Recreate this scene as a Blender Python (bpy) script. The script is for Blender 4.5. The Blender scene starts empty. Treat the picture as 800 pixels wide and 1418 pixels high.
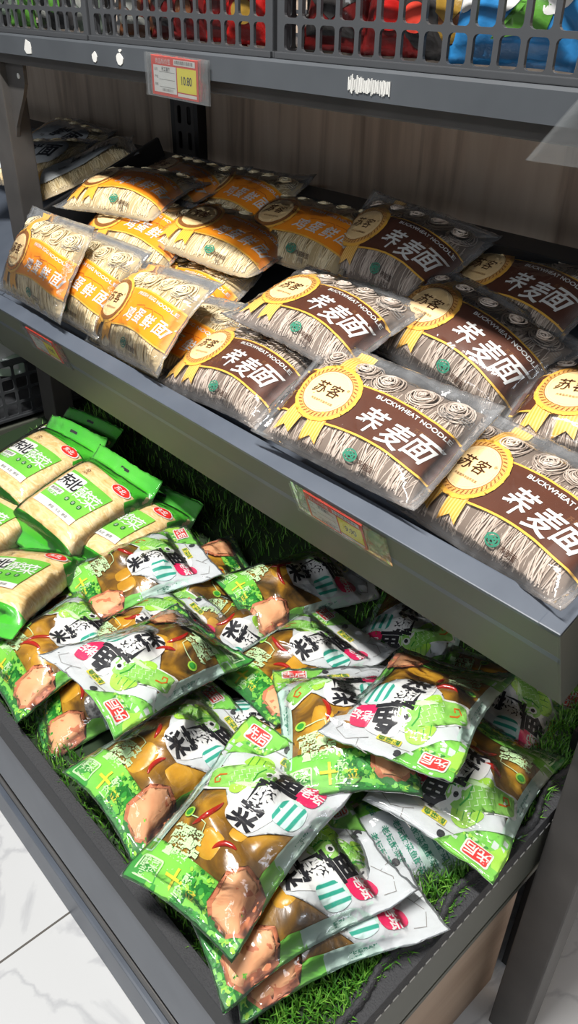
import bpy, bmesh, math, random
import numpy as np
from mathutils import Matrix, Vector

# ------------------------------------------------------------------ camera, world, lights, exposure
sc = bpy.context.scene
COL = sc.collection
cam_d = bpy.data.cameras.new('camera')
cam_d.sensor_fit = 'VERTICAL'; cam_d.sensor_height = 36.0; cam_d.sensor_width = 36.0 * 800 / 1418
cam_d.lens = 1089.65 * 36.0 / 1418
cam_d.clip_start = .02
cam = bpy.data.objects.new('camera', cam_d); COL.objects.link(cam)
R_ = [[0.66882, 0.74331, 0.01328], [0.41774, -0.36097, -0.83378], [-0.61496, 0.56320, -0.55193]]
cam.matrix_world = Matrix(((R_[0][0], -R_[1][0], -R_[2][0], 0), (R_[0][1], -R_[1][1], -R_[2][1], 0),
                           (R_[0][2], -R_[1][2], -R_[2][2], 1.47), (0, 0, 0, 1)))
sc.camera = cam
sc.view_settings.view_transform = 'Standard'; sc.view_settings.look = 'None'
sc.view_settings.exposure = 0.0; sc.view_settings.gamma = 1.0; sc.view_settings.use_curve_mapping = False
world = bpy.data.worlds.new('store'); sc.world = world; world.use_nodes = True
bg = world.node_tree.nodes['Background']; bg.inputs[0].default_value = (.93, .96, 1, 1); bg.inputs[1].default_value = .15
def area(name, loc, target, sx, sy, power, color):
    l = bpy.data.lights.new(name, 'AREA'); l.shape = 'RECTANGLE'; l.size = sx; l.size_y = sy; l.energy = power; l.color = color
    o = bpy.data.objects.new(name, l); COL.objects.link(o); o.location = loc
    o.rotation_euler = (Vector(target) - Vector(loc)).to_track_quat('-Z', 'Y').to_euler()
    return o
area('ceiling_strip_light', (-.75, -.15, 2.95), (-.75, .45, .9), 1.1, .07, 97, (1, .97, .92))
area('aisle_fill_light', (-.2, -2.2, 2.9), (-.8, .3, .8), 2.4, .3, 23, (.93, .96, 1))  # added fill light from the aisle side, weaker than the ceiling strip
area('side_fill_light', (2.6, 1.2, 2.9), (-.3, .6, .6), 1.5, .4, 16, (.86, .92, 1))  # added side fill light, stands for no known lamp
sc.cycles.transparent_max_bounces = 32
sc.cycles.max_bounces = 8
sc.cycles.sample_clamp_indirect = 4

RNG = random.Random(5)
PI = math.pi
# ------------------------------------------------------------------ materials
def mat(name, color, rough=.5, metal=0., spec=.5, bump=None, coat=0.):
    m = bpy.data.materials.new(name); m.use_nodes = True
    p = m.node_tree.nodes['Principled BSDF']
    p.inputs['Base Color'].default_value = (*color, 1); p.inputs['Roughness'].default_value = rough
    p.inputs['Metallic'].default_value = metal; p.inputs['Specular IOR Level'].default_value = .18 if 'print' in name or 'ink' in name else spec
    p.inputs['Coat Weight'].default_value = coat
    if bump:
        nt = m.node_tree; tc = nt.nodes.new('ShaderNodeTexCoord'); n = nt.nodes.new('ShaderNodeTexNoise')
        n.inputs['Scale'].default_value = bump[0]; n.inputs['Detail'].default_value = 4
        b = nt.nodes.new('ShaderNodeBump'); b.inputs['Strength'].default_value = bump[1]; b.inputs['Distance'].default_value = .004
        nt.links.new(tc.outputs['Object'], n.inputs['Vector']); nt.links.new(n.outputs['Fac'], b.inputs['Height'])
        nt.links.new(b.outputs['Normal'], p.inputs['Normal'])
    return m
def ramp_mat(name, stops, scale, rough=.5, stretch=(1, 1, 1), detail=5, distort=0., bump=0., coord='Object', island=False, coat=0.):
    m = mat(name, (1, 1, 1), rough, coat=coat); nt = m.node_tree; p = nt.nodes['Principled BSDF']
    tc = nt.nodes.new('ShaderNodeTexCoord'); mp = nt.nodes.new('ShaderNodeMapping'); mp.inputs['Scale'].default_value = stretch
    n = nt.nodes.new('ShaderNodeTexNoise'); n.inputs['Scale'].default_value = scale; n.inputs['Detail'].default_value = detail
    n.inputs['Distortion'].default_value = distort
    r = nt.nodes.new('ShaderNodeValToRGB'); cr = r.color_ramp
    while len(cr.elements) < len(stops): cr.elements.new(.5)
    for e, (pos, c) in zip(cr.elements, stops): e.position = pos; e.color = (*c, 1)
    nt.links.new(tc.outputs[coord], mp.inputs['Vector']); nt.links.new(mp.outputs[0], n.inputs['Vector'])
    if island:
        g = nt.nodes.new('ShaderNodeNewGeometry'); nt.links.new(g.outputs['Random Per Island'], r.inputs[0])
    else:
        oi = nt.nodes.new('ShaderNodeObjectInfo'); ml = nt.nodes.new('ShaderNodeMath'); ml.operation = 'MULTIPLY'; ml.inputs[1].default_value = 7
        nt.links.new(oi.outputs['Random'], ml.inputs[0]); nt.links.new(ml.outputs[0], mp.inputs['Location'])
        nt.links.new(n.outputs['Fac'], r.inputs[0])
    nt.links.new(r.outputs[0], p.inputs['Base Color'])
    if bump:
        b = nt.nodes.new('ShaderNodeBump'); b.inputs['Strength'].default_value = bump; b.inputs['Distance'].default_value = .004
        nt.links.new(n.outputs['Fac'], b.inputs['Height']); nt.links.new(b.outputs['Normal'], p.inputs['Normal'])
    return m
def film_mat(name, haze, tint=(.98, .98, .98), bscale=55, bstr=.5, rough=.09, refl=1.0, seal=0.):
    m = bpy.data.materials.new(name); m.use_nodes = True; nt = m.node_tree; nt.nodes.clear()
    N = nt.nodes.new; L = nt.links.new
    tc = N('ShaderNodeTexCoord'); n = N('ShaderNodeTexNoise'); n.inputs['Scale'].default_value = bscale; n.inputs['Detail'].default_value = 3
    n.inputs['Distortion'].default_value = 1.2
    b = N('ShaderNodeBump'); b.inputs['Strength'].default_value = bstr; b.inputs['Distance'].default_value = .004
    L(tc.outputs['Object'], n.inputs['Vector']); L(n.outputs['Fac'], b.inputs['Height'])
    fr = N('ShaderNodeFresnel'); fr.inputs['IOR'].default_value = 1.5; L(b.outputs['Normal'], fr.inputs['Normal'])
    mu = N('ShaderNodeMath'); mu.operation = 'MULTIPLY'; mu.inputs[1].default_value = refl; L(fr.outputs[0], mu.inputs[0])
    t = N('ShaderNodeBsdfTransparent'); t.inputs[0].default_value = (*tint, 1)
    g = N('ShaderNodeBsdfGlossy'); g.inputs['Roughness'].default_value = rough; L(b.outputs['Normal'], g.inputs['Normal'])
    m1 = N('ShaderNodeMixShader'); L(mu.outputs[0], m1.inputs[0]); L(t.outputs[0], m1.inputs[1]); L(g.outputs[0], m1.inputs[2])
    d = N('ShaderNodeBsdfDiffuse'); d.inputs[0].default_value = (.85, .87, .9, 1); L(b.outputs['Normal'], d.inputs['Normal'])
    at = N('ShaderNodeAttribute'); at.attribute_name = 'seal'; ma = N('ShaderNodeMath'); ma.operation = 'MULTIPLY_ADD'
    ma.inputs[1].default_value = seal; ma.inputs[2].default_value = haze; L(at.outputs['Fac'], ma.inputs[0])
    m2 = N('ShaderNodeMixShader'); L(ma.outputs[0], m2.inputs[0]); L(m1.outputs[0], m2.inputs[1]); L(d.outputs[0], m2.inputs[2])
    o = N('ShaderNodeOutputMaterial'); L(m2.outputs[0], o.inputs[0])
    return m
def stripe_mat(name, c1, c2, freq, rough=.4):
    m = mat(name, c1, rough); nt = m.node_tree; p = nt.nodes['Principled BSDF']
    uv = nt.nodes.new('ShaderNodeUVMap'); w = nt.nodes.new('ShaderNodeTexWave'); w.inputs['Scale'].default_value = freq
    r = nt.nodes.new('ShaderNodeValToRGB'); r.color_ramp.elements[0].position = .25; r.color_ramp.elements[1].position = .55
    r.color_ramp.elements[0].color = (*c1, 1); r.color_ramp.elements[1].color = (*c2, 1)
    nt.links.new(uv.outputs[0], w.inputs['Vector']); nt.links.new(w.outputs['Fac'], r.inputs[0]); nt.links.new(r.outputs[0], p.inputs['Base Color'])
    return m
M = {}
M['steel'] = ramp_mat('grey_steel', [(.3, (.075, .09, .118)), (.7, (.102, .120, .152))], 9, .42, bump=.02)
M['face'] = ramp_mat('steel_face_green_bounce', [(.3, (.084, .090, .070)), (.7, (.102, .108, .086))], 6, .5)  # olive tint paints in green light bounced from packs and turf
M['steel2'] = ramp_mat('slate_steel', [(.3, (.050, .056, .064)), (.7, (.066, .074, .084))], 9, .45, bump=.02)
M['post'] = ramp_mat('dark_steel', [(.3, (.05, .047, .045)), (.7, (.075, .07, .067))], 12, .45)
M['black'] = mat('black_plastic', (.012, .012, .013), .4)
M['crate'] = mat('black_crate_plastic', (.05, .053, .058), .35, bump=(40, .1))
M['wood'] = ramp_mat('weathered_wood_board', [(.25, (.30, .22, .165)), (.48, (.66, .53, .42)), (.75, (.80, .68, .56))], 9, .6, (2.4, 1, .22), 8, .8, .05)
M['wood2'] = ramp_mat('light_wood_panel', [(.3, (.36, .25, .17)), (.7, (.50, .37, .27))], 6, .55, (1, .3, 3), 6, .4)
M['liner'] = mat('black_woven_liner', (.035, .036, .04), .7, bump=(400, .6))
M['paper'] = mat('white_paper', (.6, .6, .58), .7)
M['white'] = mat('white_ink', (.74, .74, .73), .45)
M['ink'] = mat('black_ink', (.015, .015, .02), .45)
M['dbrown'] = mat('dark_brown_ink', (.06, .022, .01), .4)
M['brown'] = ramp_mat('brown_print', [(.3, (.085, .024, .010)), (.7, (.115, .034, .015))], 12, .4)
M['lbrown'] = mat('brown_line_print', (.23, .09, .03), .4)
M['orange'] = ramp_mat('orange_print', [(.3, (.86, .29, .006)), (.7, (.93, .37, .010))], 12, .4)
M['dorange'] = mat('dark_orange_print', (.55, .12, .01), .4)
M['yellow'] = mat('golden_yellow_print', (.88, .52, .08), .4)
M['gold'] = stripe_mat('gold_rope_print', (.62, .30, .07), (.80, .50, .16), 160)
M['ring'] = mat('ring_brown_print', (.30, .12, .03), .4)
M['cream'] = mat('cream_print', (.86, .66, .36), .4)
M['creamb'] = mat('pale_cream_print', (.90, .74, .47), .4)
M['ribbon'] = stripe_mat('yellow_striped_ribbon_print', (.86, .62, .20), (.74, .40, .07), 70)
M['ribbono'] = stripe_mat('orange_striped_ribbon_print', (.90, .55, .08), (.85, .40, .04), 70)
M['teal'] = mat('teal_print', (.04, .25, .16), .4)
M['grey'] = mat('grey_print', (.25, .24, .23), .5)
M['bucknoodle'] = ramp_mat('buckwheat_noodle', [(0, (.38, .30, .245)), (.5, (.56, .47, .40)), (1, (.72, .63, .55))], 5, .6, island=True)
M['eggnoodle'] = ramp_mat('egg_noodle', [(0, (.74, .60, .34)), (.5, (.86, .74, .48)), (1, (.93, .83, .60))], 5, .55, island=True)
M['buckcore'] = mat('buckwheat_core_shade', (.20, .155, .125), .8)  # darker than the strands: shade between them painted into the core
M['eggcore'] = mat('egg_core_shade', (.52, .40, .21), .8)  # same painted depth shade behind the egg noodle strands
M['film'] = film_mat('clear_film', .012, bscale=24, bstr=.4, rough=.07, refl=1.15, seal=.13)
M['sleeve'] = film_mat('clear_plastic_sleeve', .05, (.93, .94, .92), 30, .4, refl=.8)
M['dfilm'] = film_mat('glossy_clear_film', .006, bscale=26, bstr=.45, rough=.08, refl=1.2, seal=.05)
M['bgreen'] = ramp_mat('bright_green_print', [(.35, (.13, .48, .05)), (.65, (.23, .60, .08))], 9, .38)
M['dgreen'] = mat('dark_green_print', (.012, .17, .02), .4)
M['mgreen'] = mat('mid_green_print', (.035, .30, .035), .4)
M['lime'] = mat('lime_green_print', (.36, .66, .07), .4)
M['pale'] = mat('pale_green_print', (.55, .76, .44), .4)
M['fish'] = ramp_mat('fish_green_print', [(.35, (.20, .50, .08)), (.65, (.33, .62, .15))], 60, .4)
M['mint'] = mat('mint_print', (.50, .66, .59), .45)
M['label'] = mat('cool_white_print', (.57, .60, .62), .45)
M['jar'] = stripe_mat('teal_jar_print', (.03, .33, .24), (.62, .76, .74), 25)
M['pink'] = mat('magenta_red_print', (.66, .02, .11), .4)
M['red'] = mat('red_print', (.66, .025, .018), .4)
M['ylabel'] = mat('yellow_label_print', (.72, .62, .05), .4)
M['potato'] = ramp_mat('mustard_root_print', [(.3, (.68, .34, .17)), (.7, (.80, .46, .25))], 30, .4)
M['potato2'] = mat('root_edge_print', (.55, .20, .10), .4)
M['mustard'] = ramp_mat('pickled_mustard', [(.32, (.045, .026, .006)), (.45, (.17, .082, .010)), (.58, (.40, .20, .014)), (.74, (.62, .34, .03))], 13, .28, (1, 1, 1), 5, 1.6, .6, coat=.3)
M['mustardleaf'] = ramp_mat('yellow_mustard_leaf', [(.3, (.48, .24, .014)), (.7, (.72, .40, .035))], 30, .3, bump=.4)
M['chili'] = mat('red_chili', (.42, .012, .006), .2, coat=.5)
M['sauce'] = ramp_mat('grey_seasoning', [(.4, (.13, .125, .12)), (.6, (.42, .42, .41))], 160, .25, bump=.3)
M['cabbage'] = ramp_mat('shredded_cabbage', [(.25, (.62, .40, .13)), (.5, (.80, .60, .30)), (.75, (.90, .76, .50))], 38, .4, (1, 2.2, 1), 6, 1.5, .6)
M['cgreen'] = ramp_mat('pack_green_film', [(.35, (.04, .42, .02)), (.65, (.09, .55, .04))], 7, .28, coat=.4)
M['cdgreen'] = mat('pack_dark_green_print', (.012, .16, .015), .4)
M['grass'] = ramp_mat('artificial_grass', [(0, (.03, .13, .010)), (.5, (.07, .24, .02)), (1, (.18, .40, .05))], 5, .5, island=True)
M['turf'] = mat('turf_backing', (.012, .03, .008), .8)
M['tagred'] = mat('tag_red', (.72, .06, .035), .5)
M['tagyellow'] = mat('tag_yellow', (.85, .75, .04), .5)
for nm, c in dict(pred=(.42, .010, .008), pdred=(.12, .008, .008), pblue=(.03, .22, .52), pgreen=(.10, .30, .04), porange=(.45, .12, .02), pwhite=(.35, .36, .33), pbrown=(.16, .06, .025), pdark=(.03, .028, .028), pgold=(.32, .19, .03), pmint=(.26, .34, .26)).items():  # colours darkened to paint in the shade inside the crates
    M[nm] = mat('pouch_' + nm[1:], c, .3, bump=(45, .5), coat=.5)
def floor_mat():
    m = mat('marble_tile', (.7, .71, .72), .22); nt = m.node_tree; p = nt.nodes['Principled BSDF']
    N = nt.nodes.new; L = nt.links.new
    tc = N('ShaderNodeTexCoord')
    n = N('ShaderNodeTexNoise'); n.inputs['Scale'].default_value = 2.6; n.inputs['Detail'].default_value = 8; n.inputs['Distortion'].default_value = 1.6
    L(tc.outputs['Object'], n.inputs['Vector'])
    r = N('ShaderNodeValToRGB'); cr = r.color_ramp
    cr.elements[0].position = .47; cr.elements[0].color = (.66, .67, .68, 1); cr.elements[1].position = .53; cr.elements[1].color = (.66, .67, .68, 1)
    e = cr.elements.new(.5); e.color = (.52, .53, .55, 1)
    L(n.outputs['Fac'], r.inputs[0]); L(r.outputs[0], p.inputs['Base Color'])
    return m
M['floor'] = floor_mat()
M['grout'] = mat('tile_joint', (.12, .11, .10), .8)

# ------------------------------------------------------------------ object helpers
def link_mesh(name, V, F, mats, midx=None, parent=None, smooth=True, uv=None, loc=None):
    me = bpy.data.meshes.new(name)
    me.from_pydata([tuple(map(float, v)) for v in V], [], [tuple(f) for f in F])
    for m in (mats if isinstance(mats, (list, tuple)) else [mats]): me.materials.append(m)
    if midx is not None: me.polygons.foreach_set('material_index', np.array(midx, dtype=np.int32))
    me.polygons.foreach_set('use_smooth', np.full(len(me.polygons), bool(smooth)))
    if uv is not None:
        lay = me.uv_layers.new(name='UVMap'); li = np.zeros(len(me.loops), dtype=np.int32); me.loops.foreach_get('vertex_index', li)
        lay.data.foreach_set('uv', np.asarray(uv, dtype=np.float32)[li].ravel())
    me.update()
    o = bpy.data.objects.new(name, me); COL.objects.link(o)
    if parent is not None: o.parent = parent
    if loc is not None: o.location = loc
    return o
def thing(name, label, cat, matrix=None, group=None):
    o = bpy.data.objects.new(name, None); COL.objects.link(o); o.empty_display_size = .03
    if matrix is not None: o.matrix_world = matrix
    o['label'] = label; o['category'] = cat
    if group: o['group'] = group
    return o
def structure(o): o['kind'] = 'structure'; return o
class MB:
    """collects bevelled boxes and prisms into one mesh, in a given frame"""
    def __init__(s, fr=None): s.bm = bmesh.new(); s.fr = fr or Matrix.Identity(4)
    def box(s, x0, x1, y0, y1, z0, z1, bev=.002):
        t = bmesh.new(); bmesh.ops.create_cube(t, size=1)
        for v in t.verts: v.co = Vector(((x0 + x1) / 2 + v.co.x * (x1 - x0), (y0 + y1) / 2 + v.co.y * (y1 - y0), (z0 + z1) / 2 + v.co.z * (z1 - z0)))
        if bev: bmesh.ops.bevel(t, geom=t.edges[:], offset=min(bev, .4 * min(x1 - x0, y1 - y0, z1 - z0)), segments=2, affect='EDGES', profile=.7)
        s._add(t); return s
    def prism(s, pts, a, b, axis='y'):
        t = bmesh.new()
        def P(p, w): return (p[0], w, p[1]) if axis == 'y' else ((w, p[0], p[1]) if axis == 'x' else (p[0], p[1], w))
        A = [t.verts.new(P(p, a)) for p in pts]; B = [t.verts.new(P(p, b)) for p in pts]; n = len(pts)
        t.faces.new(A); t.faces.new(B[::-1])
        for i in range(n): t.faces.new((A[i], B[i], B[(i + 1) % n], A[(i + 1) % n]))
        bmesh.ops.recalc_face_normals(t, faces=t.faces[:]); s._add(t); return s
    def _add(s, t):
        mp = {v: s.bm.verts.new(s.fr @ v.co) for v in t.verts}
        for f in t.faces:
            try: s.bm.faces.new([mp[v] for v in f.verts])
            except ValueError: pass
        t.free()
    def build(s, name, m, parent=None, smooth=False):
        if parent is not None: s.bm.transform(parent.matrix_basis.inverted())
        me = bpy.data.meshes.new(name); s.bm.to_mesh(me); s.bm.free(); me.materials.append(m)
        o = bpy.data.objects.new(name, me); COL.objects.link(o)
        if smooth: me.polygons.foreach_set('use_smooth', np.ones(len(me.polygons), bool))
        if parent: o.parent = parent
        return o
def frame(t, oy, oz):
    c, s = math.cos(t), math.sin(t)
    return Matrix(((1, 0, 0, 0), (0, c, -s, oy), (0, s, c, oz), (0, 0, 0, 1)))
TRAY = frame(math.radians(20.6), .6, .936)      # x along the shelf, y up the slope, z off the deck; origin on the lip
BIN = frame(math.radians(7), .255, .50)
def slotted(mb_faces, x0, x1, z0, z1, mx, mz, r, y0, y1, V, F):
    """one cell of a grid: an outer rectangle with a rounded slot through it, thickness y0..y1"""
    k = 4; inner = []; outer = []
    a0, a1, b0, b1 = x0 + mx, x1 - mx, z0 + mz, z1 - mz
    for (cx, cz, s, ox, oz) in ((a1 - r, b1 - r, 0, x1, z1), (a0 + r, b1 - r, 1, x0, z1), (a0 + r, b0 + r, 2, x0, z0), (a1 - r, b0 + r, 3, x1, z0)):
        for i in range(k):
            an = (s + i / (k - 1)) * PI / 2
            px, pz = cx + r * math.cos(an), cz + r * math.sin(an); inner.append((px, pz))
            if s in (0, 2): o = (ox, pz) if i < k / 2 else (px, oz)
            else: o = (px, oz) if i < k / 2 else (ox, pz)
            outer.append(o)
    # put true corners in the middle of each arc
    n = len(inner); base = len(V)
    for y in (y0, y1):
        for p in outer: V.append((p[0], y, p[1]))
        for p in inner: V.append((p[0], y, p[1]))
    cor = [(x1, z1), (x0, z1), (x0, z0), (x1, z0)]
    cb = len(V)
    for y in (y0, y1):
        for p in cor: V.append((p[0], y, p[1]))
    for i in range(n):
        j = (i + 1) % n
        F.append((base + i, base + j, base + n + j, base + n + i)); q = base + 2 * n
        F.append((q + j, q + i, q + n + i, q + n + j))
        F.append((base + n + i, base + n + j, q + n + j, q + n + i))
    for c in range(4):
        i = c * k + k // 2 - 1
        F.append((base + i, cb + c, base + i + 1)); F.append((base + 2 * n + i + 1, cb + 4 + c, base + 2 * n + i))

# ------------------------------------------------------------------ flat print shapes (2D, later laid onto a pack's surface)
STEP = .011
class Flat:
    def __init__(s, V, F): s.V = np.array(V, float).reshape(-1, 2); s.F = F
def refine(V, F, step=STEP):
    bm = bmesh.new(); vs = [bm.verts.new((p[0], p[1], 0)) for p in V]
    for f in F:
        try: bm.faces.new([vs[i] for i in f])
        except ValueError: pass
    bmesh.ops.triangulate(bm, faces=bm.faces[:])
    V = np.asarray(V, float); lo, hi = V.min(0), V.max(0)
    for ax in (0, 1):
        no = Vector((1, 0, 0)) if ax == 0 else Vector((0, 1, 0))
        k0, k1 = math.ceil(lo[ax] / step), math.floor(hi[ax] / step)
        for k in range(k0, k1 + 1):
            bmesh.ops.bisect_plane(bm, geom=bm.verts[:] + bm.edges[:] + bm.faces[:], plane_co=no * (k * step), plane_no=no, dist=1e-6)
    bm.verts.index_update()
    out = Flat([v.co.xy for v in bm.verts], [tuple(v.index for v in f.verts) for f in bm.faces]); bm.free()
    return out
def poly(pts, step=STEP):
    bm = bmesh.new(); vs = [bm.verts.new((p[0], p[1], 0)) for p in pts]; bm.faces.new(vs)
    bmesh.ops.triangulate(bm, faces=bm.faces[:], ngon_method='EAR_CLIP'); bm.verts.index_update()
    F = [tuple(v.index for v in f.verts) for f in bm.faces]; bm.free()
    return refine(pts, F, step)
def ell(cx, cy, rx, ry=None, n=28, rot=0):
    ry = ry or rx; c, s = math.cos(rot), math.sin(rot)
    return [(cx + rx * math.cos(a) * c - ry * math.sin(a) * s, cy + rx * math.cos(a) * s + ry * math.sin(a) * c) for a in [2 * PI * i / n for i in range(n)]]
def ringf(outer, inner, step=STEP):
    n = len(outer); V = list(outer) + list(inner)
    return refine(V, [(i, (i + 1) % n, n + (i + 1) % n, n + i) for i in range(n)], step)
def rrect(x0, x1, y0, y1, r=.003, n=4):
    out = []
    for cx, cy, s in ((x1 - r, y1 - r, 0), (x0 + r, y1 - r, 1), (x0 + r, y0 + r, 2), (x1 - r, y0 + r, 3)):
        out += [(cx + r * math.cos((s + i / n) * PI / 2), cy + r * math.sin((s + i / n) * PI / 2)) for i in range(n + 1)]
    return out
def smooth_poly(pts, n=4):
    """closed Catmull-Rom outline"""
    P = np.array(pts, float); N = len(P); out = []
    for i in range(N):
        a, b, c, d = P[i - 1], P[i], P[(i + 1) % N], P[(i + 2) % N]
        for k in range(n):
            t = k / n
            out.append(tuple(.5 * (2 * b + (c - a) * t + (2 * a - 5 * b + 4 * c - d) * t * t + (3 * b - a - 3 * c + d) * t ** 3)))
    return out
def stroke(pts, w):
    P = np.array(pts, float); T = np.gradient(P, axis=0); T /= np.linalg.norm(T, axis=1)[:, None] + 1e-9
    Nn = np.stack([-T[:, 1], T[:, 0]], 1) * w / 2; n = len(P)
    return refine(list(map(tuple, P + Nn)) + list(map(tuple, P - Nn)), [(i, i + 1, n + i + 1, n + i) for i in range(n - 1)])
_tc = {}
def glyphs(s, bold=0., shear=0.):
    key = (s, bold, shear)
    if key not in _tc:
        cu = bpy.data.curves.new('lettering', 'FONT'); cu.body = s; cu.size = 1; cu.resolution_u = 3; cu.offset = bold; cu.shear = shear
        cu.align_x = 'CENTER'; cu.fill_mode = 'FRONT'
        o = bpy.data.objects.new('lettering', cu); COL.objects.link(o)
        bpy.context.view_layer.update()
        dg = bpy.context.evaluated_depsgraph_get(); me = bpy.data.meshes.new_from_object(o.evaluated_get(dg), depsgraph=dg)
        V = np.array([v.co[:2] for v in me.vertices]).reshape(-1, 2); F = [tuple(p.vertices) for p in me.polygons]
        bpy.data.objects.remove(o); bpy.data.curves.remove(cu); bpy.data.meshes.remove(me)
        if len(V): V = V - (V.min(0) + V.max(0)) / 2
        _tc[key] = (V, F)
    return _tc[key]
def text(s, size, cx, cy, rot=0., bold=0., shear=0., sx=1.):
    V, F = glyphs(s, bold, shear)
    c, q = math.cos(rot), math.sin(rot); W = V * [size * sx, size]
    W = np.stack([W[:, 0] * c - W[:, 1] * q + cx, W[:, 0] * q + W[:, 1] * c + cy], 1)
    return refine(W, F)
def arc_text(s, size, x0, x1, yfun, bold=.02):
    V, F = glyphs(s, bold); w = V[:, 0].max() - V[:, 0].min()
    k = (x1 - x0) / w; X = (V[:, 0] - V[:, 0].min()) * k + x0
    return refine(np.stack([X, V[:, 1] * size + np.array([yfun(x) for x in X])], 1), F)

# ------------------------------------------------------------------ pack surfaces
def crease_field(rng, n=7, kmin=45, kmax=150):
    ks = [(rng.uniform(kmin, kmax), rng.uniform(0, PI), rng.uniform(0, 6.28), rng.uniform(6, 14), rng.uniform(0, 6.28)) for _ in range(n)]
    def f(u, v):
        s = np.zeros_like(u)
        for k, a, p, w, q in ks:
            ph = k * (u * math.cos(a) + v * math.sin(a)) + p + .6 * np.sin(w * 3 * (u * math.sin(a) - v * math.cos(a)) + q)
            s += (1 - np.abs(np.sin(ph))) ** 4
        return s / n
    return f
class Pack:
    def __init__(s, name, label, cat, group, M4, L, W, Lc, Wc, T0, pu, pv, seed, cv=0., crin=(.001, .006), bend=1., lumps=0, boxy=.5, waist=.04, curl=0.):
        s.rng = random.Random(seed); r = s.rng
        s.L, s.W, s.Lc, s.Wc, s.T0, s.pu, s.pv, s.cv, s.crin, s.boxy = L, W, Lc, Wc, T0, pu, pv, cv, crin, boxy
        s.waist = waist; s.curl = curl; s.cf = crease_field(r); s.root = thing(name, label, cat, M4, group)
        s.a = r.uniform(-.012, .006) * bend; s.b = r.uniform(-.012, .004) * bend; s.t = r.uniform(-.25, .25) * bend
        s.n = [(r.uniform(12, 30), r.uniform(0, PI), r.uniform(0, 6.28)) for _ in range(4)]
        s.lump = [(r.uniform(-.36, .36) * Lc, r.uniform(-.36, .36) * Wc, r.uniform(.018, .034), r.uniform(.3, 1.)) for _ in range(lumps)]
        s.corner = [[r.uniform(-.012, .014) for _ in range(2)] for _ in range(2)]
    def core(s, u, v):
        U = np.clip(1 - np.abs(2 * u / s.Lc) ** s.pu, 0, 1) ** s.boxy; Vv = np.clip(1 - np.abs(2 * (v - s.cv) / s.Wc) ** s.pv, 0, 1) ** s.boxy
        T = s.T0 * U * Vv
        if s.lump:
            g = np.zeros_like(u)
            for x, y, w, h in s.lump: g += h * np.exp(-((u - x) ** 2 + (v - y) ** 2) / w ** 2)
            T = T * (.62 + .5 * np.minimum(g, 1.3))
        return T
    def edge(s, u, v): return np.clip(np.maximum(np.abs(2 * u / s.L), np.abs(2 * v / s.W)), 0, 1) ** 5
    def crinkle(s, u, v): return (s.crin[0] + (s.crin[1] - s.crin[0]) * s.edge(u, v)) * s.cf(u, v)
    def top(s, u, v): return s.core(u, v) + s.crinkle(u, v)
    def warp(s, u, v, z):
        dz = s.a * (2 * u / s.L) ** 2 + s.b * (2 * v / s.W) ** 2 + s.t * u * v
        for k, a, p in s.n: dz = dz + .0012 * np.sin(k * (u * math.cos(a) + v * math.sin(a)) + p)
        for i, su in enumerate((-1, 1)):
            for j, sv in enumerate((-1, 1)):
                dz = dz + s.corner[i][j] * np.clip(su * 2 * u / s.L, 0, 1) ** 3 * np.clip(sv * 2 * v / s.W, 0, 1) ** 3
        if s.curl: dz = dz + s.curl * np.clip(v - .088, 0, 1) - .3 * np.clip(-v - .095, 0, 1)
        e = 1 - .02 * np.abs(2 * u / s.L) * s.cf(v, u)
        eu = e * (1 - s.waist * np.clip(1 - ((v - s.cv) / s.Wc * 2) ** 2, 0, 1)); ev = e * (1 - .6 * s.waist * np.clip(1 - (2 * u / s.L) ** 2, 0, 1))
        return np.stack([u * eu, v * ev, z + dz], 1)
    def prints(s, name, items, parent=None, lift=0.):
        """items: (Flat, material, layer); returns one mesh object"""
        mats = []; V = []; F = []; MI = []; UV = []; off = 0
        for fl, m, lay in items:
            if m not in mats: mats.append(m)
            u, v = fl.V[:, 0], fl.V[:, 1]
            V.append(s.warp(u, v, s.top(u, v) + .0004 * (lay + 1) + lift)); UV.append(fl.V)
            F += [tuple(i + off for i in f) for f in fl.F]; MI += [mats.index(m)] * len(fl.F); off += len(fl.V)
        return link_mesh(name, np.concatenate(V), F, mats, MI, parent or s.root, True, np.concatenate(UV))
    def film(s, name, m, nu=52, nv=32, lift=.0026, back=.004):
        gu = np.linspace(-.5, .5, nu) * s.L; gv = np.linspace(-.5, .5, nv) * s.W
        u, v = [a.ravel() for a in np.meshgrid(gu, gv)]
        ed = np.maximum(np.abs(2 * u / s.L), np.abs(2 * v / s.W)) > .999
        zt = s.top(u, v) + lift * np.where(ed, .3, 1.); zb = -back * np.sqrt(np.clip(s.core(u, v) / s.T0, 0, 1)) + s.crinkle(u, v) * .8 - .0006
        V = np.concatenate([s.warp(u, v, zt), s.warp(u, v, zb)]); n = nu * nv; F = []
        for j in range(nv - 1):
            for i in range(nu - 1):
                a = j * nu + i; F.append((a, a + 1, a + nu + 1, a + nu)); F.append((n + a, n + a + nu, n + a + nu + 1, n + a + 1))
        loop = [i for i in range(nu)] + [j * nu + nu - 1 for j in range(1, nv)] + [(nv - 1) * nu + i for i in range(nu - 2, -1, -1)] + [j * nu for j in range(nv - 2, 0, -1)]
        for k in range(len(loop)): a, b = loop[k], loop[(k + 1) % len(loop)]; F.append((b, a, n + a, n + b))
        o = link_mesh(name, V, F, m, None, s.root, True)
        sl = np.clip(1 - s.core(u, v) / s.T0 * 2.2, 0, 1) * (.35 + .65 * s.cf(v, u) * 2)
        o.data.attributes.new('seal', 'FLOAT', 'POINT').data.foreach_set('value', np.concatenate([sl, sl]).astype(np.float32))
        return o
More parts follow.
